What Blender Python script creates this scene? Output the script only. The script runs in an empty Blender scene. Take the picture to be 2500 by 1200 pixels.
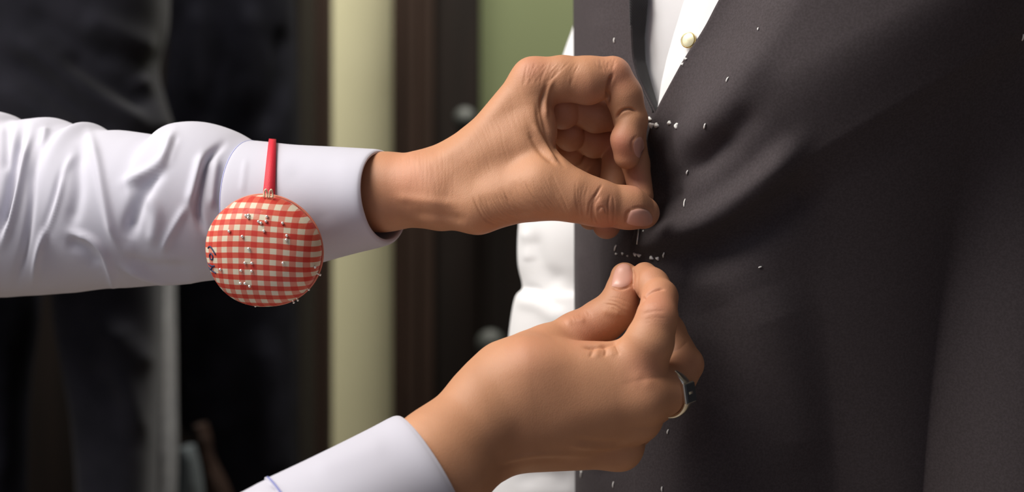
import bpy, bmesh, math, random
import numpy as np
from mathutils import Vector, Matrix
from mathutils.bvhtree import BVHTree

random.seed(7); rng = np.random.default_rng(7)
sc = bpy.context.scene
C = sc.collection

# ------------------------------------------------------------------ camera
F = 4320.0          # focal length in pixels of the 2500 px wide frame
HC = 1.25           # camera height
cam = bpy.data.cameras.new('camera'); camo = bpy.data.objects.new('camera', cam); C.objects.link(camo)
camo.location = (0, 0, HC); camo.rotation_euler = (math.pi/2, 0, 0)
cam.sensor_width = 36.0; cam.lens = 36.0*F/2500.0
cam.clip_start = 0.02; cam.clip_end = 50
cam.dof.use_dof = True; cam.dof.focus_distance = 0.888; cam.dof.aperture_fstop = 6.3
sc.camera = camo

# ------------------------------------------------------------------ world, lights, exposure
w = bpy.data.worlds.new('world'); sc.world = w; w.use_nodes = True
bgn = w.node_tree.nodes['Background']; bgn.inputs[0].default_value = (0.78, 0.80, 1.0, 1); bgn.inputs[1].default_value = 0.22

def area(name, loc, target, size, power, col=(1, .95, .88), sy=None):
    l = bpy.data.lights.new(name, 'AREA'); l.energy = power; l.color = col; l.size = size
    if sy: l.shape = 'RECTANGLE'; l.size_y = sy
    o = bpy.data.objects.new(name, l); C.objects.link(o); o.location = loc
    o.rotation_euler = (Vector(target)-Vector(loc)).to_track_quat('-Z', 'Y').to_euler()
    return o
area('ceiling_light_key', (-1.10, 0.80, 2.45), (0.05, 0.92, 1.2), 0.9, 20, (1.0, .96, .91))
area('ceiling_light_overhead', (-0.80, 0.28, 2.45), (0.0, 0.92, 1.2), 0.7, 22, (1.0, .95, .88))
area('fill_light_side', (-1.80, 0.35, 1.78), (0.05, 0.93, 1.22), 0.9, 8, (.93, .96, 1.0))  # added fill lamp with no window behind it, brightens the shadowed front
rl = area('ceiling_light_rear', (0.05, 2.2, 2.7), (-0.05, 2.6, 1.1), 0.5, 22, (1.0, .96, .88)); rl.data.spread = 1.7

sc.view_settings.view_transform = 'Standard'; sc.view_settings.look = 'None'
sc.view_settings.gamma = 1.0; sc.view_settings.use_curve_mapping = False
sc.view_settings.exposure = 0.0

# ------------------------------------------------------------------ helpers
def P(px, py, d):
    return np.array([(px-1250.0)/F*d, d, HC+(600.0-py)/F*d])
def proj(v):
    return 1250.0+F*v[:, 0]/v[:, 1], 600.0-F*(v[:, 2]-HC)/v[:, 1]

def mat(name, col=(.5, .5, .5), rough=.7, **kw):
    m = bpy.data.materials.new(name); m.use_nodes = True
    b = m.node_tree.nodes['Principled BSDF']
    b.inputs['Base Color'].default_value = (*col, 1); b.inputs['Roughness'].default_value = rough
    for k, v in kw.items():
        b.inputs[k.replace('_', ' ')].default_value = v
    return m
def N(m, t, **kw):
    n = m.node_tree.nodes.new(t)
    for k, v in kw.items(): setattr(n, k, v)
    return n
def L(m, a, b): m.node_tree.links.new(a, b)
def bsdf(m): return m.node_tree.nodes['Principled BSDF']
def noise_col(m, c1, c2, scale, detail=3, lo=.35, hi=.65, stretch=None):
    tc = N(m, 'ShaderNodeTexCoord'); no = N(m, 'ShaderNodeTexNoise')
    no.inputs['Scale'].default_value = scale; no.inputs['Detail'].default_value = detail
    src = tc.outputs['Object']
    if stretch:
        mp = N(m, 'ShaderNodeMapping'); mp.inputs['Scale'].default_value = stretch
        L(m, src, mp.inputs['Vector']); src = mp.outputs['Vector']
    L(m, src, no.inputs['Vector'])
    r = N(m, 'ShaderNodeValToRGB'); r.color_ramp.elements[0].position = lo; r.color_ramp.elements[1].position = hi
    r.color_ramp.elements[0].color = (*c1, 1); r.color_ramp.elements[1].color = (*c2, 1)
    L(m, no.outputs['Fac'], r.inputs['Fac']); L(m, r.outputs['Color'], bsdf(m).inputs['Base Color'])
    return r
def weave(m, scale, strength, dist, diag=False):
    tc = N(m, 'ShaderNodeTexCoord'); mp = N(m, 'ShaderNodeMapping')
    if diag: mp.inputs['Rotation'].default_value = (0, math.radians(45), math.radians(30))
    L(m, tc.outputs['Object'], mp.inputs['Vector'])
    w1 = N(m, 'ShaderNodeTexWave', wave_type='BANDS', bands_direction='X'); w2 = N(m, 'ShaderNodeTexWave', wave_type='BANDS', bands_direction='Z')
    no = N(m, 'ShaderNodeTexNoise'); no.inputs['Scale'].default_value = scale*.6
    for q in (w1, w2):
        q.inputs['Scale'].default_value = scale; q.inputs['Distortion'].default_value = 1.5
        L(m, mp.outputs['Vector'], q.inputs['Vector'])
    L(m, tc.outputs['Object'], no.inputs['Vector'])
    a = N(m, 'ShaderNodeMath', operation='ADD'); L(m, w1.outputs['Fac'], a.inputs[0]); L(m, w2.outputs['Fac'], a.inputs[1])
    a2 = N(m, 'ShaderNodeMath', operation='ADD'); L(m, a.outputs[0], a2.inputs[0]); L(m, no.outputs['Fac'], a2.inputs[1])
    bp = N(m, 'ShaderNodeBump'); bp.inputs['Strength'].default_value = strength; bp.inputs['Distance'].default_value = dist
    L(m, a2.outputs[0], bp.inputs['Height']); L(m, bp.outputs['Normal'], bsdf(m).inputs['Normal'])

def link(name, me, m=None, parent=None, smooth=True):
    o = bpy.data.objects.new(name, me); C.objects.link(o)
    if m: me.materials.append(m)
    if smooth and len(me.polygons): me.polygons.foreach_set('use_smooth', np.ones(len(me.polygons), dtype=bool))
    if parent: o.parent = parent
    return o
def pyobj(name, v, f, m=None, parent=None, smooth=True):
    me = bpy.data.meshes.new(name); me.from_pydata([tuple(map(float, q)) for q in v], [], [tuple(int(i) for i in q) for q in f]); me.update()
    return link(name, me, m, parent, smooth)
def npmesh(name, v, q):
    me = bpy.data.meshes.new(name)
    me.vertices.add(len(v)); me.vertices.foreach_set('co', v.astype(np.float32).ravel())
    me.loops.add(q.size); me.loops.foreach_set('vertex_index', q.astype(np.int32).ravel())
    me.polygons.add(len(q)); me.polygons.foreach_set('loop_start', np.arange(0, q.size, 4, dtype=np.int32))
    me.update(calc_edges=True); me.validate()
    return me
def bmobj(name, bm, m=None, parent=None, smooth=False):
    me = bpy.data.meshes.new(name); bm.normal_update(); bm.to_mesh(me); bm.free()
    return link(name, me, m, parent, smooth)
def empty(name, loc, label, cat, group=None):
    o = bpy.data.objects.new(name, None); C.objects.link(o); o.location = loc; o.empty_display_size = .05
    tag(o, label, cat, group); return o
def tag(o, label, cat, group=None, kind=None):
    if label: o['label'] = label
    if cat: o['category'] = cat
    if group: o['group'] = group
    if kind: o['kind'] = kind
    return o
def local(o, parent):
    """parent keeping world place"""
    o.parent = parent; o.matrix_parent_inverse = Matrix.Translation(parent.location).inverted(); return o
def box(bm, lo, hi, bevel=0.0):
    r = bmesh.ops.create_cube(bm, size=1.0)
    s = [hi[i]-lo[i] for i in range(3)]; c = [(hi[i]+lo[i])/2 for i in range(3)]
    for v in r['verts']: v.co = Vector([v.co[i]*s[i]+c[i] for i in range(3)])
    if bevel:
        es = list({e for v in r['verts'] for e in v.link_edges})
        bmesh.ops.bevel(bm, geom=es, offset=bevel, segments=2, affect='EDGES', profile=.5)
def grid_faces(nu, nv, cu=False, off=0):
    f = []
    for i in range(nu-1 if not cu else nu):
        i2 = (i+1) % nu
        for j in range(nv-1):
            f.append((off+i*nv+j, off+i2*nv+j, off+i2*nv+j+1, off+i*nv+j+1))
    return f
def crom(pts, n):
    """sample a list of rows with a monotone-ish Catmull-Rom, n rows out"""
    p = np.array(pts, float); m = len(p); t = np.linspace(0, m-1, n); out = []
    for q in t:
        i = min(int(q), m-2); f = q-i
        p0 = p[max(i-1, 0)]; p1 = p[i]; p2 = p[i+1]; p3 = p[min(i+2, m-1)]
        out.append(.5*((2*p1)+(-p0+p2)*f+(2*p0-5*p1+4*p2-p3)*f*f+(-p0+3*p1-3*p2+p3)*f**3))
    return np.array(out)
def tube_mesh(path, r, seg=8, cap=True):
    """path: list of points (m); r radius or list"""
    p = np.array(path, float); n = len(p); rs = np.full(n, r) if np.isscalar(r) else np.array(r)
    v = []; prev = None
    for i in range(n):
        t = p[min(i+1, n-1)]-p[max(i-1, 0)]; t = t/np.linalg.norm(t)
        a = np.array([0, 1., 0]) if prev is None else prev
        a = a-t*np.dot(a, t)
        if np.linalg.norm(a) < 1e-6: a = np.cross(t, [1., 0, 0])
        a = a/np.linalg.norm(a); b = np.cross(t, a); prev = a
        for k in range(seg):
            th = 2*math.pi*k/seg; v.append(p[i]+rs[i]*(math.cos(th)*a+math.sin(th)*b))
    f = []
    for i in range(n-1):
        for k in range(seg):
            k2 = (k+1) % seg; f.append((i*seg+k, i*seg+k2, (i+1)*seg+k2, (i+1)*seg+k))
    if cap:
        f.append(tuple(reversed(range(seg)))); f.append(tuple((n-1)*seg+k for k in range(seg)))
    return v, f

# projected sculpting strokes: real displacement of the mesh along its normal
def poly_dist(px, py, pts):
    pts = np.array(pts, float)
    best = np.full(px.shape, 1e9); tpar = np.zeros(px.shape)
    seg = np.linalg.norm(np.diff(pts, axis=0), axis=1); cum = np.r_[0, np.cumsum(seg)]
    for i in range(len(pts)-1):
        a = pts[i]; b = pts[i+1]; ab = b-a; l2 = (ab**2).sum()+1e-9
        t = np.clip(((px-a[0])*ab[0]+(py-a[1])*ab[1])/l2, 0, 1)
        d = np.hypot(px-a[0]-t*ab[0], py-a[1]-t*ab[1])
        k = d < best; best[k] = d[k]; tpar[k] = (cum[i]+t[k]*seg[i])/cum[-1]
    return best, tpar
def normals_of(v, q):
    a = v[q[:, 2]]-v[q[:, 0]]; b = v[q[:, 3]]-v[q[:, 1]]; fn = np.cross(a, b)
    n = np.zeros_like(v)
    for k in range(4): np.add.at(n, q[:, k], fn)
    return n/(np.linalg.norm(n, axis=1, keepdims=True)+1e-12)
def sculpt(v, n, strokes, front=.15):
    """strokes: (pts px, sigma px, amount mm (+ raises), [dmin,dmax])"""
    px, py = proj(v); view = -(v-np.array([0, 0, HC])); view /= np.linalg.norm(view, axis=1, keepdims=True)
    ff = np.clip(((n*view).sum(1)+.05)/front, 0, 1)
    acc = np.zeros(len(v))
    for s in strokes:
        pts, sg, am = s[0], s[1], s[2]
        if len(pts) > 2: pts = crom(pts, len(pts)*4)
        pts = np.array(pts, float); lo = pts.min(0)-3.2*sg; hi = pts.max(0)+3.2*sg
        k = np.where((px > lo[0]) & (px < hi[0]) & (py > lo[1]) & (py < hi[1]))[0]
        if len(s) > 3: k = k[(v[k, 1] > s[3][0]) & (v[k, 1] < s[3][1])]
        if not len(k): continue
        d, t = poly_dist(px[k], py[k], pts)
        plen = np.linalg.norm(np.diff(pts, axis=0), axis=1).sum()
        taper = np.clip(np.minimum(t, 1-t)*5+.15, 0, 1) if plen > 5*sg else 1.0
        acc[k] += am*np.exp(-(d/sg)**2)*taper*ff[k]
    return v+n*acc[:, None]*.001
def hatch(A, B, n, sg, am, jit=2.0, cut=.25, dr=None):
    A = crom(A, 8); B = crom(B, 8); out = []
    for i in range(n):
        f = (i+.5)/n+random.uniform(-.25, .25)/n
        p = A*(1-f)+B*f; p = p+rng.normal(0, jit*.35, p.shape)
        a = random.uniform(0, cut); b = 1-random.uniform(0, cut); p = p[int(a*8):max(int(b*8), int(a*8)+3)]
        s = (p, sg*random.uniform(.8, 1.25), am*random.uniform(.6, 1.3))
        out.append(s+(dr,) if dr else s)
    return out

# ------------------------------------------------------------------ implicit bodies -> one continuous mesh
class Field:
    def __init__(self, lo, hi, h):
        self.lo = np.array(lo); self.h = h
        self.n = np.ceil((np.array(hi)-self.lo)/h).astype(int)+1
        self.ax = [(self.lo[i]+h*np.arange(self.n[i])).astype(np.float32) for i in range(3)]
        self.vol = np.full(self.n, 30.0, np.float32)
    def sub(self, pts, r, m):
        lo = np.min(pts, 0)-r-m; hi = np.max(pts, 0)+r+m
        a = np.clip(np.floor((lo-self.lo)/self.h).astype(int), 0, self.n); b = np.clip(np.ceil((hi-self.lo)/self.h).astype(int)+1, 0, self.n)
        return tuple(slice(a[i], b[i]) for i in range(3))
    def cone(self, sl, a, b, r1, r2, sq=None):
        X = self.ax[0][sl[0]][:, None, None]-np.float32(a[0]); Y = self.ax[1][sl[1]][None, :, None]-np.float32(a[1]); Z = self.ax[2][sl[2]][None, None, :]-np.float32(a[2])
        ba = (b-a).astype(np.float32)
        if sq is not None:
            n, s = sq; n = np.array(n, float); n = (n/np.linalg.norm(n)).astype(np.float32); k = np.float32(s-1)
            dn = (X*n[0]+Y*n[1]+Z*n[2])*k
            X = X+dn*n[0]; Y = Y+dn*n[1]; Z = Z+dn*n[2]; ba = ba+n*k*np.dot(ba, n)
        l2 = float((ba**2).sum())
        if l2 < 1e-6: return np.sqrt(X*X+Y*Y+Z*Z)-np.float32(r1)
        t = np.clip((X*ba[0]+Y*ba[1]+Z*ba[2])/np.float32(l2), 0, 1)
        return np.sqrt((X-ba[0]*t)**2+(Y-ba[1]*t)**2+(Z-ba[2]*t)**2)-(np.float32(r1)+np.float32(r2-r1)*t)
def smin(a, b, k):
    if k <= 0: return np.minimum(a, b)
    h = np.maximum(np.float32(k)-np.abs(a-b), 0)/np.float32(k)
    return np.minimum(a, b)-h*h*np.float32(k*.25)
def mm(p): return P(*p)*1000.0
def build_body(palm, fingers, lo, hi, h=.65, kp=9.0):
    """palm: list of (a,b,r1,r2,k[,sq]); fingers: list of (list of (point,r), k_join, k_inner, k_between)"""
    fld = Field(lo, hi, h)
    for it in palm:
        a, b = mm(it[0]), mm(it[1]); sq = it[5] if len(it) > 5 else None
        ext = 1.0 if sq is None else max(1.0, 1.0/sq[1])
        sl = fld.sub(np.array([a, b]), max(it[2], it[3])*ext, 16)
        fld.vol[sl] = smin(fld.vol[sl], fld.cone(sl, a, b, it[2], it[3], sq), it[4])
    base = fld.vol.copy()
    for chain, kj, ki, kb in fingers:
        pts = np.array([mm(c[0]) for c in chain]); rr = max(c[1] for c in chain)
        sl = fld.sub(pts, rr, 11)
        d = None
        for i in range(len(chain)-1):
            c = fld.cone(sl, pts[i], pts[i+1], chain[i][1], chain[i+1][1])
            d = c if d is None else smin(d, c, ki)
            ex = chain[i+1][2] if len(chain[i+1]) > 2 else None
            if ex:
                for (q, r) in ex: d = smin(d, fld.cone(sl, mm(q), mm(q), r, r), 4)
        fld.vol[sl] = np.minimum(smin(fld.vol[sl], d, kb), smin(base[sl], d, kj))
    return nets(fld)
def nets(fld):
    vol = fld.vol; s = vol < 0
    n = np.array(vol.shape)-1
    cnt = np.zeros(n, np.int8)
    for dx in (0, 1):
        for dy in (0, 1):
            for dz in (0, 1): cnt += s[dx:dx+n[0], dy:dy+n[1], dz:dz+n[2]]
    act = np.argwhere((cnt > 0) & (cnt < 8)); idx = np.full(n, -1, np.int32); idx[tuple(act.T)] = np.arange(len(act))
    acc = np.zeros((len(act), 3)); num = np.zeros(len(act))
    corners = [(x, y, z) for x in (0, 1) for y in (0, 1) for z in (0, 1)]
    val = {c: vol[act[:, 0]+c[0], act[:, 1]+c[1], act[:, 2]+c[2]].astype(float) for c in corners}
    for c in corners:
        for ax in range(3):
            if c[ax] == 0:
                c2 = list(c); c2[ax] = 1; c2 = tuple(c2)
                a, b = val[c], val[c2]; k = (a < 0) != (b < 0)
                t = a/(a-b+1e-20); pos = np.tile(np.array(c, float), (len(act), 1)); pos[:, ax] = t
                acc[k] += pos[k]; num[k] += 1
    v = (act+acc/num[:, None])*fld.h+fld.lo
    quads = []
    for ax in range(3):
        u, w_ = [(1, 2), (2, 0), (0, 1)][ax]
        a = [slice(None)]*3; b = [slice(None)]*3; a[ax] = slice(0, -1); b[ax] = slice(1, None)
        ch = np.argwhere(s[tuple(a)] != s[tuple(b)])
        ch = ch[(ch[:, u] > 0) & (ch[:, w_] > 0) & (ch[:, u] < n[u]) & (ch[:, w_] < n[w_])]
        ins = s[ch[:, 0], ch[:, 1], ch[:, 2]]
        def cell(du, dw):
            q = ch.copy(); q[:, u] += du; q[:, w_] += dw; return idx[q[:, 0], q[:, 1], q[:, 2]]
        q = np.stack([cell(-1, -1), cell(0, -1), cell(0, 0), cell(-1, 0)], 1)
        q[~ins] = q[~ins][:, ::-1]; quads.append(q)
    q = np.concatenate(quads); q = q[(q >= 0).all(1)]
    lab = np.arange(len(v))                                # keep only the largest connected body
    for _ in range(200):
        m_ = lab[q].min(1); old = lab.copy()
        for k in range(4): np.minimum.at(lab, q[:, k], m_)
        lab = lab[lab]
        if (old == lab).all(): break
    big = np.bincount(lab).argmax(); keep = lab == big; new = np.cumsum(keep)-1
    q = new[q[keep[q[:, 0]]]]; v = v[keep]
    v = v*.001
    for it in range(2):                                    # light relax
        sm = np.zeros_like(v); c = np.zeros(len(v))
        for k in range(4):
            np.add.at(sm, q[:, k], v[q[:, (k+1) % 4]]+v[q[:, (k+3) % 4]]); np.add.at(c, q[:, k], 2)
        v = v*.4+.6*sm/np.maximum(c, 1)[:, None]
    return v, q

# ------------------------------------------------------------------ materials
def skin_material(name, base):
    m = mat(name, base, .56)
    b = bsdf(m); b.inputs['Subsurface Weight'].default_value = .08; b.inputs['Subsurface Radius'].default_value = (1, .35, .15); b.inputs['Subsurface Scale'].default_value = .0025
    b.inputs['Specular IOR Level'].default_value = .42
    r = noise_col(m, tuple(c*k for c, k in zip(base, (.92, .89, .87))), tuple(min(1, c*k) for c, k in zip(base, (1.05, 1.05, 1.04))), 42, 6, .3, .72)
    at = N(m, 'ShaderNodeAttribute', attribute_name='flush')
    mx = N(m, 'ShaderNodeMix', data_type='RGBA'); mx.inputs[7].default_value = (.55, .215, .140, 1)
    L(m, at.outputs['Fac'], mx.inputs[0]); L(m, r.outputs['Color'], mx.inputs[6]); L(m, mx.outputs[2], b.inputs['Base Color'])
    tc = N(m, 'ShaderNodeTexCoord')
    vo = N(m, 'ShaderNodeTexVoronoi', feature='DISTANCE_TO_EDGE'); vo.inputs['Scale'].default_value = 1250
    nz = N(m, 'ShaderNodeTexNoise'); nz.inputs['Scale'].default_value = 500; nz.inputs['Detail'].default_value = 4
    mp = N(m, 'ShaderNodeMapping'); mp.inputs['Scale'].default_value = (1, 1, .55); mp.inputs['Rotation'].default_value = (0, .5, 0)
    L(m, tc.outputs['Object'], mp.inputs[0]); L(m, mp.outputs[0], vo.inputs['Vector']); L(m, tc.outputs['Object'], nz.inputs['Vector'])
    cl = N(m, 'ShaderNodeMath', operation='MINIMUM'); cl.inputs[1].default_value = .22; L(m, vo.outputs['Distance'], cl.inputs[0])
    ad = N(m, 'ShaderNodeMath', operation='MULTIPLY_ADD'); ad.inputs[1].default_value = .35; L(m, nz.outputs['Fac'], ad.inputs[0]); L(m, cl.outputs[0], ad.inputs[2])
    bp = N(m, 'ShaderNodeBump'); bp.inputs['Strength'].default_value = .28; bp.inputs['Distance'].default_value = .0005
    L(m, ad.outputs[0], bp.inputs['Height']); L(m, bp.outputs['Normal'], b.inputs['Normal'])
    return m
SKIN = skin_material('skin_tan', (.52, .255, .138))
NAIL = mat('nail', (.66, .35, .27), .36); bsdf(NAIL).inputs['Subsurface Weight'].default_value = .1; bsdf(NAIL).inputs['Subsurface Scale'].default_value = .002
LAV = mat('pale_lavender_cotton', (.54, .53, .605), .85); bsdf(LAV).inputs['Sheen Weight'].default_value = .15; weave(LAV, 900, .06, .0003)
WHITE = mat('white_shirt_cotton', (.82, .81, .82), .85); weave(WHITE, 900, .05, .0003)
VEST = mat('charcoal_wool', (.030, .026, .028), .85, Specular_IOR_Level=.18); bsdf(VEST).inputs['Sheen Weight'].default_value = .04; bsdf(VEST).inputs['Sheen Roughness'].default_value = .45; bsdf(VEST).inputs['Sheen Tint'].default_value = (.9, .82, .86, 1)
noise_col(VEST, (.050, .041, .043), (.066, .054, .058), 900, 3); weave(VEST, 900, .18, .0003, True)
FACING = mat('dark_twill_facing', (.020, .017, .020), .85, Specular_IOR_Level=.2); bsdf(FACING).inputs['Sheen Weight'].default_value = .2
w_ = N(FACING, 'ShaderNodeTexWave', wave_type='BANDS', bands_direction='DIAGONAL'); w_.inputs['Scale'].default_value = 420
tc_ = N(FACING, 'ShaderNodeTexCoord'); L(FACING, tc_.outputs['Object'], w_.inputs['Vector'])
rp_ = N(FACING, 'ShaderNodeValToRGB'); rp_.color_ramp.elements[0].color = (.006, .005, .006, 1); rp_.color_ramp.elements[1].color = (.026, .023, .026, 1)
L(FACING, w_.outputs['Fac'], rp_.inputs['Fac']); L(FACING, rp_.outputs['Color'], bsdf(FACING).inputs['Base Color'])
THREAD = mat('white_thread', (.88, .86, .83), .8)
STEEL = mat('pin_steel', (.88, .87, .82), .32, Metallic=.75)
SILVER = mat('silver', (.80, .76, .66), .25, Metallic=1.0)
DKMETAL = mat('dark_ring_stone', (.05, .055, .065), .5, Metallic=.3)
GOLD = mat('gold_rim', (.70, .52, .20), .25, Metallic=1.0)
PEARL = mat('champagne_button_face', (.72, .66, .44), .35, Metallic=.35)
RED = mat('red_ribbon', (.66, .018, .04), .6); weave(RED, 600, .2, .0003)
INK = mat('navy_ink', (.012, .016, .07), .6)
DKSUIT = mat('charcoal_navy_suiting', (.022, .022, .028), .95, Specular_IOR_Level=.15); bsdf(DKSUIT).inputs['Sheen Weight'].default_value = .06; noise_col(DKSUIT, (.008, .008, .012), (.013, .0125, .018), 30, 4)
BLACK = mat('black_navy_suiting', (.006, .006, .009), 1.0, Specular_IOR_Level=.05); noise_col(BLACK, (.005, .005, .007), (.009, .009, .013), 25, 4)
GREYCL = mat('lit_edge_grey', (.22, .22, .225), .9); noise_col(GREYCL, (.19, .19, .20), (.25, .25, .255), 60, 3)
WOOD = mat('dark_brown_wood', (.035, .018, .010), .75, Specular_IOR_Level=.15); noise_col(WOOD, (.013, .0068, .004), (.026, .0135, .0085), 14, 6, .3, .7, (3, 3, .25))
WOODD = mat('near_black_wood_post_shade', (.012, .007, .004), .75, Specular_IOR_Level=.12); noise_col(WOODD, (.0045, .003, .002), (.009, .0055, .004), 14, 6, .3, .7, (3, 3, .25))
CREAM = mat('cream_paint', (.50, .46, .27), .8); noise_col(CREAM, (.52, .49, .31), (.56, .53, .34), 5, 3)
GREEN = mat('sage_green_paint', (.21, .24, .095), .85); noise_col(GREEN, (.072, .086, .034), (.080, .094, .038), 4, 3)
OFFWHITE = mat('beige_paint', (.34, .32, .27), .9); noise_col(OFFWHITE, (.31, .29, .245), (.36, .34, .29), 4, 3)
FLOORM = mat('pale_oak_floor', (.36, .29, .22), .5); noise_col(FLOORM, (.32, .255, .19), (.42, .34, .26), 6, 5, .3, .7, (1, 6, 1))
PEWTER = mat('pewter_knob', (.018, .020, .016), .7)
BLUEGREY = mat('blue_grey_cloth', (.07, .09, .10), .9); noise_col(BLUEGREY, (.028, .036, .041), (.038, .047, .052), 40, 3)
BROWNLEA = mat('brown_leather', (.055, .028, .018), .6); noise_col(BROWNLEA, (.014, .008, .006), (.022, .012, .009), 40, 4); bsdf(BROWNLEA).inputs['Specular IOR Level'].default_value = .1

# gingham for the cushion: mapped on the flat cloth coordinates carried by a UV map
GING = mat('red_white_gingham', (.7, .1, .05), .7)
uvn = N(GING, 'ShaderNodeUVMap', uv_map='cloth'); sx = N(GING, 'ShaderNodeSeparateXYZ'); L(GING, uvn.outputs[0], sx.inputs[0])
outs = []
for ax in (0, 1):
    sn = N(GING, 'ShaderNodeMath', operation='SINE'); L(GING, sx.outputs[ax], sn.inputs[0])
    mr = N(GING, 'ShaderNodeMapRange'); mr.inputs[1].default_value = -.12; mr.inputs[2].default_value = .12; L(GING, sn.outputs[0], mr.inputs[0]); outs.append(mr.outputs[0])
hor = N(GING, 'ShaderNodeMix', data_type='RGBA'); hor.inputs[6].default_value = (.74, .66, .50, 1); hor.inputs[7].default_value = (.66, .17, .10, 1)
ver = N(GING, 'ShaderNodeMix', data_type='RGBA'); ver.inputs[6].default_value = (.74, .20, .12, 1); ver.inputs[7].default_value = (.62, .045, .018, 1)
fin = N(GING, 'ShaderNodeMix', data_type='RGBA')
hor.inputs[6].default_value = (.66, .58, .44, 1); hor.inputs[7].default_value = (.62, .22, .15, 1); ver.inputs[6].default_value = (.58, .085, .045, 1); ver.inputs[7].default_value = (.52, .025, .012, 1)
L(GING, outs[0], hor.inputs[0]); L(GING, outs[0], ver.inputs[0]); L(GING, outs[1], fin.inputs[0]); L(GING, hor.outputs[2], fin.inputs[6]); L(GING, ver.outputs[2], fin.inputs[7])
L(GING, fin.outputs[2], bsdf(GING).inputs['Base Color']); bsdf(GING).inputs['Coat Weight'].default_value = .1; weave(GING, 700, .25, .0003)

#SECTION ROOM
# ------------------------------------------------------------------ the room
def struct(name, lo, hi, m, bevel=0.0):
    bm = bmesh.new(); box(bm, lo, hi, bevel); o = bmobj(name, bm, m); o['kind'] = 'structure'; return o
struct('floor', (-2.6, -1.2, -.05), (2.6, 3.2, 0), FLOORM)
struct('ceiling', (-2.6, -1.2, 2.8), (2.6, 3.2, 2.85), OFFWHITE)
struct('wall_left', (-2.65, -1.2, 0), (-2.6, 3.2, 2.8), OFFWHITE)
struct('wall_right', (2.6, -1.2, 0), (2.65, 3.2, 2.8), OFFWHITE)
YB = 2.60
def bx_(px, d): return (px-1250.0)/F*d
def bz_(py, d): return HC+(600.0-py)/F*d
# back wall: cream stretch on the left, green stretch on the right of the door post
struct('wall_back', (-2.6, YB, 0), (bx_(1100, YB), YB+.08, 2.8), CREAM)
struct('wall_back_green', (bx_(1100, YB), YB, 0), (2.6, YB+.08, 2.8), GREEN)
# trims: dark wooden door posts
o = struct('trim_1', (bx_(735, YB-.03), YB-.05, 0), (bx_(808, YB-.03), YB-.001, 2.4), WOOD, .006)
o = struct('trim_2', (bx_(962, YB-.05), YB-.09, 0), (bx_(1062, YB-.05), YB-.001, 2.4), WOOD, .006)
for px0, px1, mm_ in ((985, 1000, WOOD), (1026, 1040, WOOD)):
    bm = bmesh.new(); box(bm, (bx_(px0, 2.5), YB-.10, .0), (bx_(px1, 2.5), YB-.085, 2.4), .004); q = bmobj('moulding', bm, mm_, o)
o = struct('trim_3', (bx_(1062, YB-.05), YB-.06, 0), (bx_(1172, YB-.05), YB-.001, 2.4), WOODD, .006)  # shaded side of the brown post, its shade put into a near black colour
def knob(name, px, py, d, r, label):
    e = empty(name, tuple(P(px, py, d)), label, 'knob')
    prof = [(0, -.030), (.75*r, -.028), (r, -.020), (r*.95, -.012), (.45*r, -.006), (.40*r, .004), (.7*r, .008), (.7*r, .012)]
    v = []; n = 20
    for (rr, y) in prof:
        for k in range(n): v.append((rr*math.cos(2*math.pi*k/n), y, rr*math.sin(2*math.pi*k/n)))
    pyobj('knob_body', v, [(i*n+k, i*n+(k+1) % n, (i+1)*n+(k+1) % n, (i+1)*n+k) for i in range(len(prof)-1) for k in range(n)], PEWTER, e)
    return e
knob('door_knob', 1136, 292, 2.54-.012, .016, 'small dull knob on the shade-darkened side of the door post')

# dark cabinet in front of the green wall, below the hand
cb = empty('cabinet', (bx_(1235, 2.4), 2.40, 0), 'near black wooden cabinet against the green wall', 'cabinet')
x0, x1 = bx_(1172, 2.35), bx_(1172, 2.35)+.62
bm = bmesh.new(); box(bm, (x0, 2.32, 0), (x1, YB-.002, bz_(440, 2.32)), .006); local(bmobj('body', bm, WOODD), cb)
bm = bmesh.new(); box(bm, (x0-.01, 2.29, bz_(440, 2.32)+.0005), (x1+.01, YB-.002, bz_(440, 2.32)+.025), .006); local(bmobj('cabinet_top', bm, WOODD), cb)
for k in range(2):
    bm = bmesh.new(); box(bm, (x0+.012+k*.302, 2.302, .08), (x0+.305+k*.302, 2.3195, bz_(455, 2.32)), .005); dr_ = local(bmobj('door', bm, WOODD), cb)
    v = []; n = 18; prof = [(.0, -.028), (.014, -.026), (.0185, -.018), (.016, -.010), (.008, -.004), (.008, .002)]
    cx = bx_(1198, 2.30) if k == 0 else bx_(1198, 2.30)+.36
    for (rr, y) in prof:
        for t in range(n): v.append((cx+rr*math.cos(2*math.pi*t/n), 2.302+y, bz_(838, 2.29)+rr*math.sin(2*math.pi*t/n)))
    pyobj('knob', v, [(i*n+t, i*n+(t+1) % n, (i+1)*n+(t+1) % n, (i+1)*n+t) for i in range(len(prof)-1) for t in range(n)], PEWTER, dr_)
    dr_.children[0].matrix_parent_inverse = Matrix.Identity(4)

wd = empty('wardrobe', (bx_(100, 2.4), 2.4, 0), 'open near black wardrobe behind the hanging suits', 'wardrobe')
bm = bmesh.new(); box(bm, (-2.1, 2.50, .02), (bx_(735, 2.5), 2.53, 2.3), .004); local(bmobj('back_board', bm, WOODD), wd)
bm = bmesh.new(); box(bm, (bx_(722, 2.47), 2.32, 0), (bx_(722, 2.47)+.024, 2.50, 2.3), .004); local(bmobj('side_board', bm, WOODD), wd)
bm = bmesh.new(); box(bm, (-2.1, 2.22, 2.3), (bx_(722, 2.47)+.024, 2.53, 2.33), .004); local(bmobj('top_board', bm, WOODD), wd)
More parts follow.
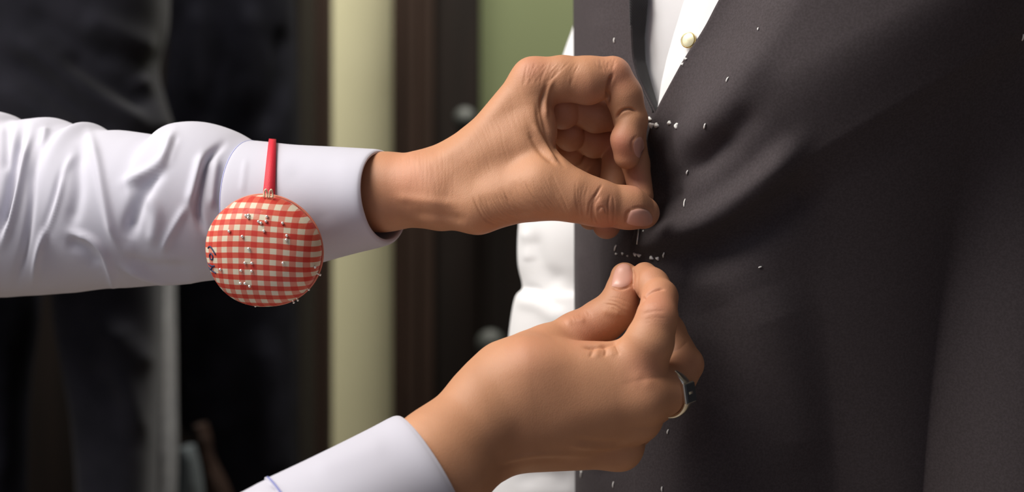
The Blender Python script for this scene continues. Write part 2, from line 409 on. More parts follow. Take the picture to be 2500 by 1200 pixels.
# ------------------------------------------------------------------ hanging garments, blurred at the left
def garment_sheet(name, left, right, d, thick, strokes, m, parent, nx=90, ny=130, bulge=.05):
    """closed soft volume: left/right silhouettes as [(px,py)...] by py; strokes fold the cloth"""
    L_ = crom(left, ny); R_ = crom(right, ny); v = []
    ring = nx*2
    for j in range(ny):
        a = P(L_[j, 0], L_[j, 1], d); b = P(R_[j, 0], R_[j, 1], d)
        c = (a+b)/2; hw = (b-a)/2
        for k in range(ring):
            th = 2*math.pi*k/ring; ct, st = math.cos(th), math.sin(th)
            sgn = lambda q, e: math.copysign(abs(q)**e, q)
            v.append(c+hw*sgn(ct, .6)+np.array([0, -1., 0])*thick*sgn(st, .6))
    q = np.array([(j*ring+k, j*ring+(k+1) % ring, (j+1)*ring+(k+1) % ring, (j+1)*ring+k) for j in range(ny-1) for k in range(ring)])
    v = np.array(v); n = normals_of(v, q)
    if (n[:, 1]*(v[:, 1]-d)).sum() < 0: q = q[:, ::-1]; n = -n
    v = sculpt(v, n, strokes, .3)
    me = npmesh(name, v, q)
    bm = bmesh.new(); bm.from_mesh(me)
    bmesh.ops.holes_fill(bm, edges=[e for e in bm.edges if e.is_boundary], sides=0); bm.to_mesh(me); bm.free()
    return local(link(name, me, m), parent)
jk = empty('suit_jacket', (bx_(180, 1.75), 1.75, HC+.05), 'charcoal navy suit jacket hanging behind the upper lavender sleeve', 'jacket')
folds = [([(0, 70), (120, 150), (260, 250), (390, 330)], 26, 9), ([(0, 130), (110, 210), (220, 300), (300, 350)], 24, -8), ([(150, 130), (260, 200), (380, 255)], 28, -10),
         ([(200, 40), (300, 90), (380, 120)], 35, 8), ([(0, 200), (90, 270), (180, 340)], 28, 9), ([(60, 20), (180, 100), (300, 160)], 26, -6), ([(330, 180), (380, 260), (400, 330)], 25, 8)]
garment_sheet('jacket_body', [(-420, -330), (-420, 0), (-400, 300), (-400, 560)], [(400, -330), (402, -60), (398, 60), (376, 160), (392, 240), (412, 320), (420, 420), (425, 560)], 1.75, .10, folds, DKSUIT, jk)
bm = bmesh.new(); box(bm, (bx_(-420, 1.75), 1.735, bz_(-340, 1.75)), (bx_(400, 1.75), 1.765, bz_(-352, 1.75)), .004); local(bmobj('hanger_bar', bm, WOOD), jk)
tr = empty('suit_trousers', (bx_(200, 1.93), 1.93, HC-.25), 'dark charcoal trousers hanging below the upper lavender sleeve', 'trousers')
garment_sheet('trouser_leg', [(130, 520), (140, 760), (165, 900), (190, 1050), (205, 1300), (215, 1700)], [(395, 520), (392, 760), (385, 900), (378, 1050), (372, 1300), (365, 1700)], 1.93, .06,
              [([(250, 760), (300, 900), (330, 1100)], 30, 8), ([(190, 880), (260, 960), (340, 1100)], 25, -6), ([(300, 820), (340, 870)], 30, 6)], DKSUIT, tr)
garment_sheet('trouser_leg', [(-420, 520), (-420, 900), (-420, 1300), (-420, 1700)], [(95, 520), (90, 760), (70, 900), (60, 1050), (55, 1300), (50, 1700)], 1.97, .06, [([(20, 760), (10, 1000), (0, 1200)], 25, 6)], BLACK, tr)
gt = empty('trouser_edge_highlight', (bx_(395, 2.08), 2.08, HC-.3), 'pale grey strip painted as the lit trouser edge between the dark suits', 'trousers')  # pale cloth strip stands for a highlight along the dark trousers' edge
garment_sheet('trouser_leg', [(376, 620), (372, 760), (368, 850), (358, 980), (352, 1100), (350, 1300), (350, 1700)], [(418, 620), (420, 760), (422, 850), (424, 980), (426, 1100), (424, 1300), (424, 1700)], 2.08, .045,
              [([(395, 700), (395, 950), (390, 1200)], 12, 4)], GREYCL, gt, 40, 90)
bs = empty('black_suit', (bx_(580, 2.22), 2.22, HC), 'long black suit on a hanger beside the door post', 'suit')
garment_sheet('suit_body', [(440, -300), (430, 0), (410, 330), (425, 700), (440, 1000), (500, 1120), (520, 1700)], [(700, -300), (715, 0), (725, 300), (722, 700), (722, 1000), (720, 1300), (720, 1700)], 2.22, .09,
              [([(430, 0), (410, 200), (420, 330)], 22, -10), ([(480, 0), (470, 200), (450, 280)], 25, 9), ([(560, 40), (530, 220), (500, 330)], 24, -9), ([(610, 0), (600, 200), (560, 300)], 30, 9), ([(690, 60), (680, 200), (640, 330)], 24, -10),
               ([(640, 800), (650, 1000), (660, 1200)], 40, 7), ([(480, 760), (470, 950)], 25, -7)], BLACK, bs)
ch = empty('folded_cloth', tuple(P(470, 1190, 2.0)), 'small blue grey folded cloth low between the hanging suits', 'cloth')
garment_sheet('cloth_fold', [(442, 1090), (440, 1150), (436, 1230), (430, 1400)], [(470, 1090), (486, 1150), (496, 1230), (500, 1400)], 2.0, .03, [([(455, 1100), (460, 1200)], 10, 4)], BLUEGREY, ch, 24, 40)
bgd = empty('brown_bag', tuple(P(500, 1130, 2.0)), 'brown leather bag hanging low in front of the black suit', 'bag')
garment_sheet('bag_body', [(478, 1035), (476, 1070), (488, 1120), (500, 1200), (505, 1330)], [(500, 1035), (512, 1070), (520, 1120), (560, 1200), (590, 1330)], 2.06, .03, [([(490, 1060), (510, 1140)], 10, 3)], BROWNLEA, bgd, 24, 40)

#SECTION TORSO
# ------------------------------------------------------------------ the customer: shirt, waistcoat
TH = math.radians(55); TA, TB = .160, .126
FRT = np.array([-math.sin(TH), -math.cos(TH)]); SID = np.array([math.cos(TH), -math.sin(TH)]); TC = np.array([.1775, 1.0105])
def torso(u, z, off=0.0):
    """u angle from the front centre towards the man's left; off outward offset"""
    prof = 1.0+.015*np.clip((z-1.22)/.2, -1, 1.2)*np.abs(np.sin(u))
    p = (TB+off)*np.cos(u)[..., None]*FRT+(TA*prof+off)[..., None]*np.sin(u)[..., None]*SID if np.ndim(u) else (TB+off)*math.cos(u)*FRT+(TA*prof+off)*math.sin(u)*SID
    p = p+TC
    return np.concatenate([p, np.broadcast_to(np.asarray(z, float), np.shape(u))[..., None]], -1)
def px_of(u, z, off): 
    p = torso(np.array([u]), np.array([z]), off)[0]; return 1250+F*p[0]/p[1]
def u_at(px, z, off=0.0, lo=-.80, hi=1.25):
    for _ in range(46):
        m_ = (lo+hi)/2
        if px_of(m_, z, off) < px: lo = m_
        else: hi = m_
    return (lo+hi)/2
def z_at(py, d=.93): return HC+(600-py)/F*d
person2 = empty('person', (TC[0], TC[1], 0), 'man in a white shirt being fitted, torso turned left behind the waistcoat', 'person')

def curve_x(tbl, py):
    t = np.array(tbl, float); return np.interp(py, t[:, 1], t[:, 0])
ZT, ZB = z_at(-420), z_at(1700)
NZ = 390
zs = np.linspace(ZB, ZT, NZ); pys = 600-(zs-HC)*F/.93
# waistcoat, man's left front (right in the picture): edge curve then round to the side and back
edgeL = crom([(2060, -420), (1880, -160), (1772, 0), (1722, 85), (1676, 150), (1640, 210), (1611, 262), (1592, 310), (1578, 380), (1565, 480), (1556, 560), (1548, 640), (1545, 760), (1545, 900), (1550, 1100), (1555, 1420), (1560, 1700)], 150)
edgeR = crom([(1540, -420), (1543, -160), (1546, 0), (1548, 80), (1553, 140), (1572, 205), (1600, 268), (1606, 300), (1606, 380), (1600, 500), (1598, 640), (1598, 900), (1600, 1420), (1604, 1700)], 150)
def panel(u0, u1, off, nu, strokes, step=None, back=False):
    V = np.zeros((NZ, nu, 3))
    for j in range(NZ):
        uu = u0[j]+(u1[j]-u0[j])*np.linspace(0, 1, nu)
        V[j] = torso(uu, np.full(nu, zs[j]), off)
    q = np.array([(j*nu+i, j*nu+i+1, (j+1)*nu+i+1, (j+1)*nu+i) for j in range(NZ-1) for i in range(nu-1)])
    v = V.reshape(-1, 3); n = normals_of(v, q)
    c = np.c_[v[:, 0]-TC[0], v[:, 1]-TC[1]]
    if (n[:, 0]*c[:, 0]+n[:, 1]*c[:, 1]).sum() < 0: q = q[:, ::-1]; n = -n
    if step is not None: v = v+n*step(*proj(v))[:, None]
    n = normals_of(v, q)
    v = sculpt(v, n, strokes, .3)
    return v, q
def sstep(x): x = np.clip(x, 0, 1); return x*x*(3-2*x)
def chest_line(px): return 600-(470*np.clip((px-1560)/760.0, -.2, 1.4))
def tuck(px, py): return 900*np.tanh(np.clip(py-(chest_line(px)+40), 0, 2000)/900)/4700.0*.44*sstep((px-1640)/330.0)*sstep((2720-px)/330.0)     # waist drawn in below the chest, shaped to keep the lower right dark
def chest(px, py):
    # the cloth stands away from the body above a diagonal from the pinch to the upper right, and drops back below it
    line = chest_line(px)
    above = sstep((line+150-py)/330.0)
    return -tuck(px, py)+.020*above*sstep((px-np.interp(py, edgeL[:, 1], edgeL[:, 0])-4)/230.0)
uL0 = np.array([u_at(curve_x(edgeL, p), z, .0045) for p, z in zip(pys, zs)])
uL1 = np.full(NZ, math.radians(150))
vfolds = [([(1560, 596), (1640, 570), (1720, 535), (1800, 482), (1880, 418), (1960, 340)], 32, 8.5), ([(1640, 650), (1760, 610), (1880, 540), (1990, 430)], 42, -6), ([(1590, 470), (1660, 430), (1740, 370), (1800, 320)], 36, -4.5),
          ([(1640, 360), (1720, 300), (1800, 220), (1880, 120)], 45, 3.5), ([(1560, 520), (1600, 500), (1650, 480)], 22, -3), ([(1680, 430), (1760, 350), (1850, 260)], 36, -3),
          ([(1720, 700), (1760, 850), (1780, 1050)], 60, -3), ([(1860, 700), (1930, 900), (1960, 1150)], 70, 3), ([(1540, 630), (1580, 600), (1640, 590)], 14, 1.5)]
vL, qL = panel(uL0, uL1, .0045, 230, vfolds, chest)
uR0 = np.full(NZ, math.radians(-150)); uR1 = np.array([u_at(curve_x(edgeR, p), z, .0012) for p, z in zip(pys, zs)])
vR, qR = panel(uR0, uR1, .0012, 190, [([(1440, 560), (1460, 760), (1465, 1000)], 16, -2.0), ([(1420, 600), (1425, 760)], 12, 1.5), ([(1500, 700), (1520, 600), (1560, 560)], 20, 2), ([(1470, 20), (1480, 300)], 25, 1.5), ([(1450, 1160), (1560, 1120)], 22, -1.5)])
wc = empty('waistcoat', (TC[0], TC[1], HC-.30), 'charcoal wool waistcoat with white basting threads, being pinned at the front', 'waistcoat')
def cloth(name, v, q, m, parent, thick, label=None):
    o = link(name, npmesh(name, v, q), m); local(o, parent)
    s = o.modifiers.new('thickness', 'SOLIDIFY'); s.thickness = thick; s.offset = 1.0; s.use_rim = True
    if label: o['label'] = label
    return o
fL = cloth('front_panel', vL, qL, VEST, wc, .0014, 'overlapping front panel, right side of the picture')
fR = cloth('front_panel', vR, qR, VEST, wc, .0014, 'narrow front panel beside the white sleeve')
BV_L = BVHTree.FromPolygons([tuple(p) for p in vL], [tuple(map(int, f)) for f in qL]); BV_R = BVHTree.FromPolygons([tuple(p) for p in vR], [tuple(map(int, f)) for f in qR])
# back of the waistcoat closes the body between the side seams
uu = np.radians(np.linspace(150, 210, 40)); Vb = np.zeros((60, 40, 3))
for j, z in enumerate(np.linspace(ZB, ZT, 60)): Vb[j] = torso(uu, np.full(40, z), .002)
qb = np.array([(j*40+i, j*40+i+1, (j+1)*40+i+1, (j+1)*40+i) for j in range(59) for i in range(39)])
cloth('back_panel', Vb.reshape(-1, 3), qb, VEST, wc, .001)
# rolled twill facing along the inner edge of the narrow front panel
jj = [j for j in range(NZ) if pys[j] < 275]; nf = 14; Vf = []
for j in jj:
    a = torso(np.array([uR1[j]]), zs[j:j+1], .0012+.0016)[0]
    px2 = curve_x([(1582, -160), (1580, 0), (1572, 80), (1574, 140), (1590, 205), (1606, 262), (1608, 290)], pys[j])
    u2 = u_at(px2, zs[j], -.006); b = torso(np.array([u2]), zs[j:j+1], -.006)[0]
    for k in range(nf):
        t = k/(nf-1); p = a*(1-t)+b*t; nrm = np.array([*(p[:2]-TC), 0]); nrm /= np.linalg.norm(nrm)
        Vf.append(p+nrm*.0022*math.sin(math.pi*min(1, t*1.6)) if t < .62 else p)
qf = np.array([(j*nf+i, j*nf+i+1, (j+1)*nf+i+1, (j+1)*nf+i) for j in range(len(jj)-1) for i in range(nf-1)])
cloth('facing', np.array(Vf), qf, FACING, wc, .0008, 'dark diagonal twill facing strip')
# shirt under the waistcoat: full torso, open look with a placket
us = np.radians(np.linspace(-180, 180, 240)); Vs = np.zeros((160, 240, 3)); zsh = np.linspace(ZB+.01, ZT+.02, 160)
for j, z in enumerate(zsh): Vs[j] = torso(us, np.full(240, z), -.009)
vs = Vs.reshape(-1, 3); qs = np.array([(j*240+i, j*240+i+1, (j+1)*240+i+1, (j+1)*240+i) for j in range(159) for i in range(239)])
ns = normals_of(vs, qs)
spx, spy = proj(vs); xl = np.interp(spy, edgeR[:, 1], edgeR[:, 0]); PKE = np.array([(1720, -160), (1674, 0), (1648, 80), (1630, 140), (1616, 200), (1607, 262), (1600, 300)], float); xp = np.interp(spy, PKE[:, 1], PKE[:, 0])
vs = vs-ns*((1.25*tuck(spx, spy)+.010*sstep((spy-330)/120))*np.clip(-ns[:, 1]*4+1, 0, 1))[:, None]
tt = np.clip((spx-xl)/np.maximum(xp-xl, 8), 0, 1); vs = vs+ns*((.004-.016*tt)*np.clip((320-spy)/60, 0, 1)*np.clip((1760-spx)/60, 0, 1)*(ns[:, 1] < 0))[:, None]
vs = sculpt(vs, ns, [([(1590, 200), (1596, 120), (1604, 20)], 9, -.8)], .3)
shirt = cloth('shirt', vs, qs, WHITE, person2, .0008)
# placket strip overlapping to the right, proud of the shirt
Vp = []; npk = 30; zp = [z for z in zsh if z > z_at(300)]
for z in zp:
    py = 600-(z-HC)*F/.93
    pa = curve_x([(1720, -160), (1674, 0), (1648, 80), (1630, 140), (1616, 200), (1607, 262), (1600, 300)], py); ua = u_at(pa, z, -.003); ub = ua+.46
    for k in range(npk):
        t = k/(npk-1); u = ua+(ub-ua)*t
        Vp.append(torso(np.array([u]), np.array([z]), -.0058+.0035*math.sin(math.pi*min(1, .18+t))**.7)[0])
qp = np.array([(j*npk+i, j*npk+i+1, (j+1)*npk+i+1, (j+1)*npk+i) for j in range(len(zp)-1) for i in range(npk-1)])
pk = cloth('placket', np.array(Vp), qp, WHITE, person2, .001)
BV_P = BVHTree.FromPolygons([tuple(p) for p in Vp], [tuple(map(int, f)) for f in qp])
def hit(bv, px, py):
    d = Vector((bx_(px, 1), 1, (600-py)/F)).normalized(); r = bv.ray_cast(Vector((0, 0, HC)), d)
    return (np.array(r[0]), np.array(r[1])) if r[0] is not None else (None, None)
# gold-rimmed shirt button
def frame_of(n):
    n = n/np.linalg.norm(n); up = np.array([0, 0, 1.]); x = np.cross(up, n); x /= np.linalg.norm(x); return x, np.cross(n, x), n
def lathe_at(name, p, n, prof, m, parent, seg=28):
    x, y, z = frame_of(n); v = []
    for r, h in prof:
        for k in range(seg): v.append(p+r*(math.cos(2*math.pi*k/seg)*x+math.sin(2*math.pi*k/seg)*y)+h*z)
    f = [(i*seg+k, i*seg+(k+1) % seg, (i+1)*seg+(k+1) % seg, (i+1)*seg+k) for i in range(len(prof)-1) for k in range(seg)]
    return pyobj(name, v, f, m, parent)
p_, n_ = hit(BV_P, 1688, 101)
if n_[1] > 0: n_ = -n_
n_ = n_*.7+np.array([-.15, -.6, .1]); n_ /= np.linalg.norm(n_)
p_ = p_+n_*.0012
bt = lathe_at('shirt_button', p_, n_, [(.0001, .0008), (.0032, .0008), (.0040, .0014), (.00425, .0024), (.0040, .0030), (.0036, .0030)], GOLD, None); local(bt, person2)
bt['label'] = 'gold rimmed shirt button'
fc = lathe_at('button_face', p_, n_, [(.0001, .0031), (.0030, .0030), (.0037, .0027)], PEARL, bt)
fc.matrix_parent_inverse = Matrix.Translation(person2.location).inverted() @ Matrix.Identity(4) if False else Matrix.Identity(4)
# bring child back to the same world place as its parent mesh data
fc.parent = bt; fc.matrix_parent_inverse = Matrix.Identity(4)

# white sleeve of the man's far arm
def tube_from_sections(secs, nt, nseg, strokes, close_lo=False, front=.3):
    """secs rows: topx,topy,botx,boty,d,half_depth(m),tilt(x per unit depth)"""
    S = crom(secs, nt); v = []
    for s in S:
        a = P(s[0], s[1], s[4]); b = P(s[2], s[3], s[4]); c = (a+b)/2; h_ = (a-b)/2
        near = np.array([s[6], -1., 0]); near /= np.linalg.norm(near); near = near*s[5]
        for k in range(nseg):
            th = 2*math.pi*k/nseg; v.append(c+math.cos(th)*h_+math.sin(th)*near)
    q = np.array([(i*nseg+k, i*nseg+(k+1) % nseg, (i+1)*nseg+(k+1) % nseg, (i+1)*nseg+k) for i in range(nt-1) for k in range(nseg)])
    v = np.array(v); n = normals_of(v, q)
    cen = v.reshape(nt, nseg, 3).mean(1).repeat(nseg, 0)
    if ((v-cen)*n).sum() < 0: q = q[:, ::-1]; n = -n
    return sculpt(v, n, strokes, front), q
v_, q_ = tube_from_sections([(1440, -430, 1810, -430, 1.13, .058, 0), (1424, -200, 1800, -200, 1.13, .055, 0), (1418, 0, 1790, 0, 1.13, .056, 0), (1376, 140, 1760, 140, 1.13, .056, 0), (1325, 300, 1720, 300, 1.12, .056, 0), (1283, 450, 1700, 450, 1.115, .056, 0),
        (1268, 560, 1690, 560, 1.11, .055, 0), (1267, 640, 1690, 640, 1.11, .054, 0), (1278, 700, 1690, 700, 1.11, .052, 0), (1260, 728, 1690, 730, 1.11, .055, 0), (1247, 800, 1680, 800, 1.11, .056, 0), (1232, 950, 1670, 950, 1.115, .054, 0), (1197, 1190, 1640, 1190, 1.12, .05, 0), (1180, 1420, 1620, 1420, 1.12, .045, 0), (1175, 1700, 1600, 1700, 1.12, .042, 0)],
        200, 96, [([(1278, 703), (1320, 712), (1370, 760)], 11, -2), ([(1300, 600), (1320, 650), (1350, 680)], 26, -3), ([(1262, 735), (1320, 745), (1380, 790)], 18, 2), ([(1285, 560), (1290, 640)], 10, 2), ([(1260, 1170), (1330, 1160), (1400, 1175)], 14, -3)])
sl_ = cloth('shirt_sleeve', v_, q_, WHITE, person2, .0008, 'white sleeve of the far arm')

# basting threads and tailor tacks, each lying on the cloth
def stitch(px, py, ang, length, bv, r=.00042, nm='basting_stitch', m=THREAD):
    dx, dy = math.cos(ang)*length/2, -math.sin(ang)*length/2; pts = []
    for t in (-1, -.5, 0, .5, 1):
        p, n = hit(bv, px+dx*t, py+dy*t)
        if p is None: return None
        if n[1] > 0: n = -n
        pts.append(p+n*(.0014+r*.6+.0003*(1-t*t)))
    v, f = tube_mesh(pts, [r*.7, r, r, r, r*.7], 6); o = pyobj(nm, v, f, m); local(o, wc); return o
D = math.radians
for px, py, an, ln, bv in [(1506, 99, 88, 12, BV_R), (1857, 74, 80, 6, BV_L), (1782, 197, 65, 13, BV_L), (1725, 305, 68, 12, BV_L), (1684, 419, 82, 11, BV_L), (1678, 497, 80, 21, BV_L), (1624, 617, 88, 14, BV_L), (1509, 605, 70, 14, BV_R),
                           (1636, 1052, 72, 11, BV_L), (1504, 1182, 82, 14, BV_R), (1622, 1192, 88, 12, BV_L), (1426, 1157, 80, 16, BV_R), (2491, 87, 78, 16, BV_L), (1856, 650, 20, 8, BV_L)]:
    stitch(px, py, D(an), ln, bv)
def tack(px, py, rw, bv, seed):
    p, n = hit(bv, px, py)
    if p is None: p, n = hit(BV_R, px, py)
    if p is None: return
    if n[1] > 0: n = -n
    rr = random.Random(seed); r = rw*1.22/2/F*.93
    bm = bmesh.new(); bmesh.ops.create_icosphere(bm, subdivisions=2, radius=1.0)
    x, y, z = frame_of(n); ax, ay = rr.uniform(.75, 1.15), rr.uniform(.55, .85); ph = rr.uniform(0, 6)
    for v in bm.verts:
        c = v.co; k = 1+.28*math.sin(3*math.atan2(c.y, c.x)+ph)+.12*math.sin(7*c.x+ph)
        q = p+n*.0015+r*k*(c.x*ax*x+c.y*ay*y)+n*r*.7*c.z
        v.co = Vector(q)
    local(bmobj('thread_tack', bm, THREAD, smooth=True), wc)
for i, (px, py, rw) in enumerate([(1591, 291, 11), (1583, 307, 9), (1596, 306, 13), (1609, 307, 14), (1641, 302, 14), (1658, 309, 14), (1574, 330, 10), (1573, 349, 10), (1555, 614+4, 9), (1565, 619, 11), (1595, 626, 11), (1610, 628, 10), (1576, 566, 5)]):
    tack(px, py, rw, BV_L, i)
for i, (px, py, rw) in enumerate([(1558, 147, 9), (1563, 163, 6), (1510, 619, 7), (1525, 618, 7), (1537, 624, 5), (1555, 570, 6), (1425, 1150, 7)]):
    tack(px, py, rw, BV_R, 40+i)
for i, (px, py, rw) in enumerate([(1679, 144, 7), (1671, 157, 7)]): tack(px, py, rw, BV_L, 60+i)
pa_, na_ = hit(BV_L, 1563, 556); pb_, nb_ = hit(BV_L, 1559, 596); vv, ff = tube_mesh([pa_+np.array([-.001, -.0045, 0]), pb_+np.array([-.001, -.0030, 0])], .00045, 8)
p1 = pyobj('dress_pin', vv, ff, STEEL)
if p1:
    tag(p1, 'steel dress pin in the cloth just below the upper thumb', 'pin')

#SECTION HANDS
# ------------------------------------------------------------------ the tailor: two hands, lavender sleeves
person1 = empty('person', (-.45, 1.0, 0), "tailor reaching in from the left, hands pinning, pale lavender cuffs", 'person')
def flush_attr(me, v, spots):
    px, py = proj(v); a = np.zeros(len(v), np.float32)
    for (x, y, s, k) in spots: a = np.maximum(a, k*np.exp(-((px-x)**2+(py-y)**2)/(s*s)))
    at = me.attributes.new('flush', 'FLOAT', 'POINT'); at.data.foreach_set('value', a)
def bounds(items, pad):
    p = np.array([mm(q) for q in items]); return p.min(0)-pad, p.max(0)+pad

# upper hand (tailor's left), radial side to the camera
palm = [((700, 478, .945), (935, 468, .917), 20, 19.3, 1), ((700, 478, .955), (935, 468, .927), 18, 17.5, 6), ((935, 468, .917), (1065, 462, .908), 19.3, 18.5, 6), ((935, 470, .929), (1070, 455, .925), 17, 17, 8),
        ((1065, 455, .908), (1160, 392, .906), 18, 13.8, 10), ((1160, 388, .906), (1302, 194, .905), 13.5, 10.4, 10),                        # index metacarpal
        ((1075, 450, .92), (1335, 225, .922), 15, 10, 10), ((1080, 460, .93), (1358, 285, .938), 14, 9.5, 10), ((1085, 470, .935), (1372, 345, .953), 12, 8.5, 9),
        ((1090, 490, .9), (1166, 505, .895), 14, 12.2, 8), ((1166, 503, .895), (1320, 463, .889), 12.5, 13.2, 8),                            # thumb metacarpal
        ((1140, 440, .903), (1270, 370, .899), 13, 12, 10), ((1190, 400, .902), (1300, 300, .900), 11, 9, 10), ((1290, 330, .900), (1330, 420, .895), 8.5, 10, 8), ((1240, 470, .895), (1335, 440, .892), 13, 12, 8),
        ((1300, 230, .902), (1322, 320, .901), 8, 7, 7)]
fing = [
    ([((1302, 194, .905), 10.4), ((1372, 192, .904), 11.4), ((1435, 196, .904), 12.0), ((1494, 184, .905), 9.9)], 6, 3, .6),
    ([((1497, 184, .905), 9.5), ((1523, 232, .906), 9.3), ((1539, 290, .908), 8.7)], 0, 2.5, .9),
    ([((1542, 293, .905), 6.9), ((1529, 340, .904), 7.7), ((1531, 380, .907), 6.9)], 0, 2.5, .5), ([((1541, 296, .909), 8.0), ((1545, 350, .912), 7.0)], 0, 1, 3.0),
    ([((1340, 228, .922), 9.5), ((1455, 275, .924), 10.3), ((1530, 278, .926), 8.6)], 4, 2, .5), ([((1530, 278, .926), 8.4), ((1552, 400, .920), 7.2), ((1566, 478, .914), 6.3)], 0, 2, 1.0),
    ([((1360, 290, .938), 9), ((1452, 343, .939), 9.0), ((1508, 345, .940), 8.2)], 4, 2, .5), ([((1508, 345, .940), 8.0), ((1502, 440, .932), 7.6), ((1481, 549, .917), 7.3)], 0, 2, .8),
    ([((1375, 350, .952), 8), ((1425, 390, .953), 7.5), ((1462, 395, .955), 7)], 4, 2, .5), ([((1462, 395, .955), 7), ((1460, 460, .945), 6.4), ((1440, 535, .930), 5.6)], 0, 2, .8),
    ([((1320, 463, .889), 13.6), ((1400, 478, .887), 12.5), ((1452, 493, .887), 11.3), ((1480, 500, .888), 11.3)], 8, 4, .6),
    ([((1472, 498, .888), 11.2), ((1535, 507, .891), 10.3), ((1571, 519, .896), 8.2)], 6, 4, .6),
    ([((1372, 262, .918), 9.4), ((1374, 272, .919), 9.4)], 2.5, 1, .5), ([((1388, 326, .932), 8.6), ((1392, 332, .933), 8.2)], 2.5, 1, .5), ([((1393, 376, .944), 7), ((1394, 380, .945), 6.5)], 2.5, 1, .5),
]
lo, hi = bounds([q[0] for q in palm]+[c[0] for f in fing for c in f[0]], 24)
lo[0] = mm((800, 470, .94))[0]
v1, q1 = build_body(palm, fing, lo, hi, .52)
n1 = normals_of(v1, q1)
st = []
st += [([(1342, 200), (1330, 225), (1322, 262), (1335, 320), (1355, 365), (1376, 405)], 6, -1.3, (.80, .93)), ([(1352, 190), (1340, 215), (1332, 250), (1334, 290)], 6, .8, (.8, .93)), ([(1310, 250), (1318, 300), (1340, 350), (1365, 392)], 6, -1.0, (.8, .93)), ([(1290, 320), (1320, 370), (1360, 402)], 7, -1.0, (.8, .93)), ([(1300, 300), (1330, 350), (1362, 392)], 7, .9, (.8, .93))]
st += [([(1496, 182), (1489, 198), (1484, 222), (1485, 250)], 4.0, -2.3, (.8, .915)), ([(1502, 292), (1510, 278), (1522, 269), (1538, 266), (1556, 272)], 3.2, -1.7, (.8, .915))]
st += hatch([(1285, 155), (1278, 190), (1272, 230)], [(1395, 150), (1360, 185), (1338, 215)], 26, 2.0, -.20, 2, .3, (.8, .93))
st += hatch([(1395, 150), (1382, 185), (1378, 215)], [(1425, 150), (1406, 185), (1396, 225)], 7, 2.0, -.16, 2, .35, (.8, .93))
st += hatch([(1448, 145), (1456, 165), (1470, 185)], [(1512, 142), (1505, 158), (1495, 172)], 12, 2.0, -.18, 1.5, .4, (.8, .93))
st += hatch([(1235, 470), (1262, 508), (1310, 528)], [(1150, 478), (1180, 535), (1230, 556)], 15, 2.2, -.34, 1.2, .15, (.8, .91))
st += hatch([(1275, 430), (1305, 480), (1355, 524)], [(1215, 462), (1245, 508), (1295, 530)], 14, 2.0, -.24, 1.2, .2, (.8, .91))
st += hatch([(1350, 420), (1372, 470), (1400, 535)], [(1275, 435), (1305, 485), (1350, 525)], 18, 1.9, -.15, 1.5, .3, (.8, .91))
st += hatch([(1400, 440), (1405, 490), (1414, 538)], [(1442, 450), (1430, 495), (1438, 546)], 10, 2.0, -.20, 1.5, .3, (.8, .91))
st += [([(1470, 450), (1454, 478), (1445, 508), (1448, 545)], 2.6, -.75, (.8, .91)), ([(1464, 478), (1451, 500), (1452, 530), (1462, 545)], 2.4, -.6, (.8, .91)), ([(1458, 468), (1441, 495), (1436, 528)], 2.4, -.45, (.8, .91)), ([(1490, 474), (1485, 500), (1487, 546)], 2.4, -.4, (.8, .91)), ([(1460, 516), (1466, 505), (1476, 508), (1478, 520)], 2.4, -.45, (.8, .91)), ([(1497, 478), (1500, 510), (1498, 545)], 2.4, -.25, (.8, .91)), ([(1468, 492), (1474, 512)], 11, .6, (.8, .91))]
st += hatch([(960, 385), (965, 440), (970, 500)], [(1110, 345), (1112, 430), (1110, 500)], 34, 1.9, -.07, 3, .6, (.8, .93))
st += hatch([(1110, 340), (1140, 400), (1160, 470)], [(1260, 180), (1290, 280), (1320, 380)], 36, 1.9, -.06, 4, .6, (.8, .93))
st += [([(1000, 520), (1080, 528), (1140, 540)], 14, -1.0, (.8, .93)), ([(960, 480), (1060, 492), (1120, 500)], 12, .7, (.8, .93)), ([(1050, 400), (1150, 330), (1250, 220)], 18, .6, (.8, .93))]
# nail folds
st += [([(1541, 512), (1531, 522), (1528, 546)], 3.4, -.7, (.8, .91)), ([(1541, 510), (1560, 506), (1585, 512), (1595, 530)], 3.4, -.5, (.8, .91)), ([(1554, 332), (1543, 346), (1544, 370)], 3.0, -.4, (.8, .92))]
v1 = sculpt(v1, n1, st)
h1 = link('hand', npmesh('hand', v1, q1), SKIN); local(h1, person1); h1['label'] = 'upper hand, side of thumb and bent index finger toward the viewer'
flush_attr(h1.data, v1, [(1520, 180, 50, .5), (1300, 160, 40, .45), (1515, 350, 40, .8), (1470, 500, 45, .35), (1560, 540, 45, .5), (1480, 560, 40, .6), (1000, 430, 80, .35), (1440, 230, 45, .3), (1380, 280, 50, .3), (1555, 440, 30, .6)])
BV_1 = BVHTree.FromPolygons([tuple(p) for p in v1], [tuple(map(int, f)) for f in q1])

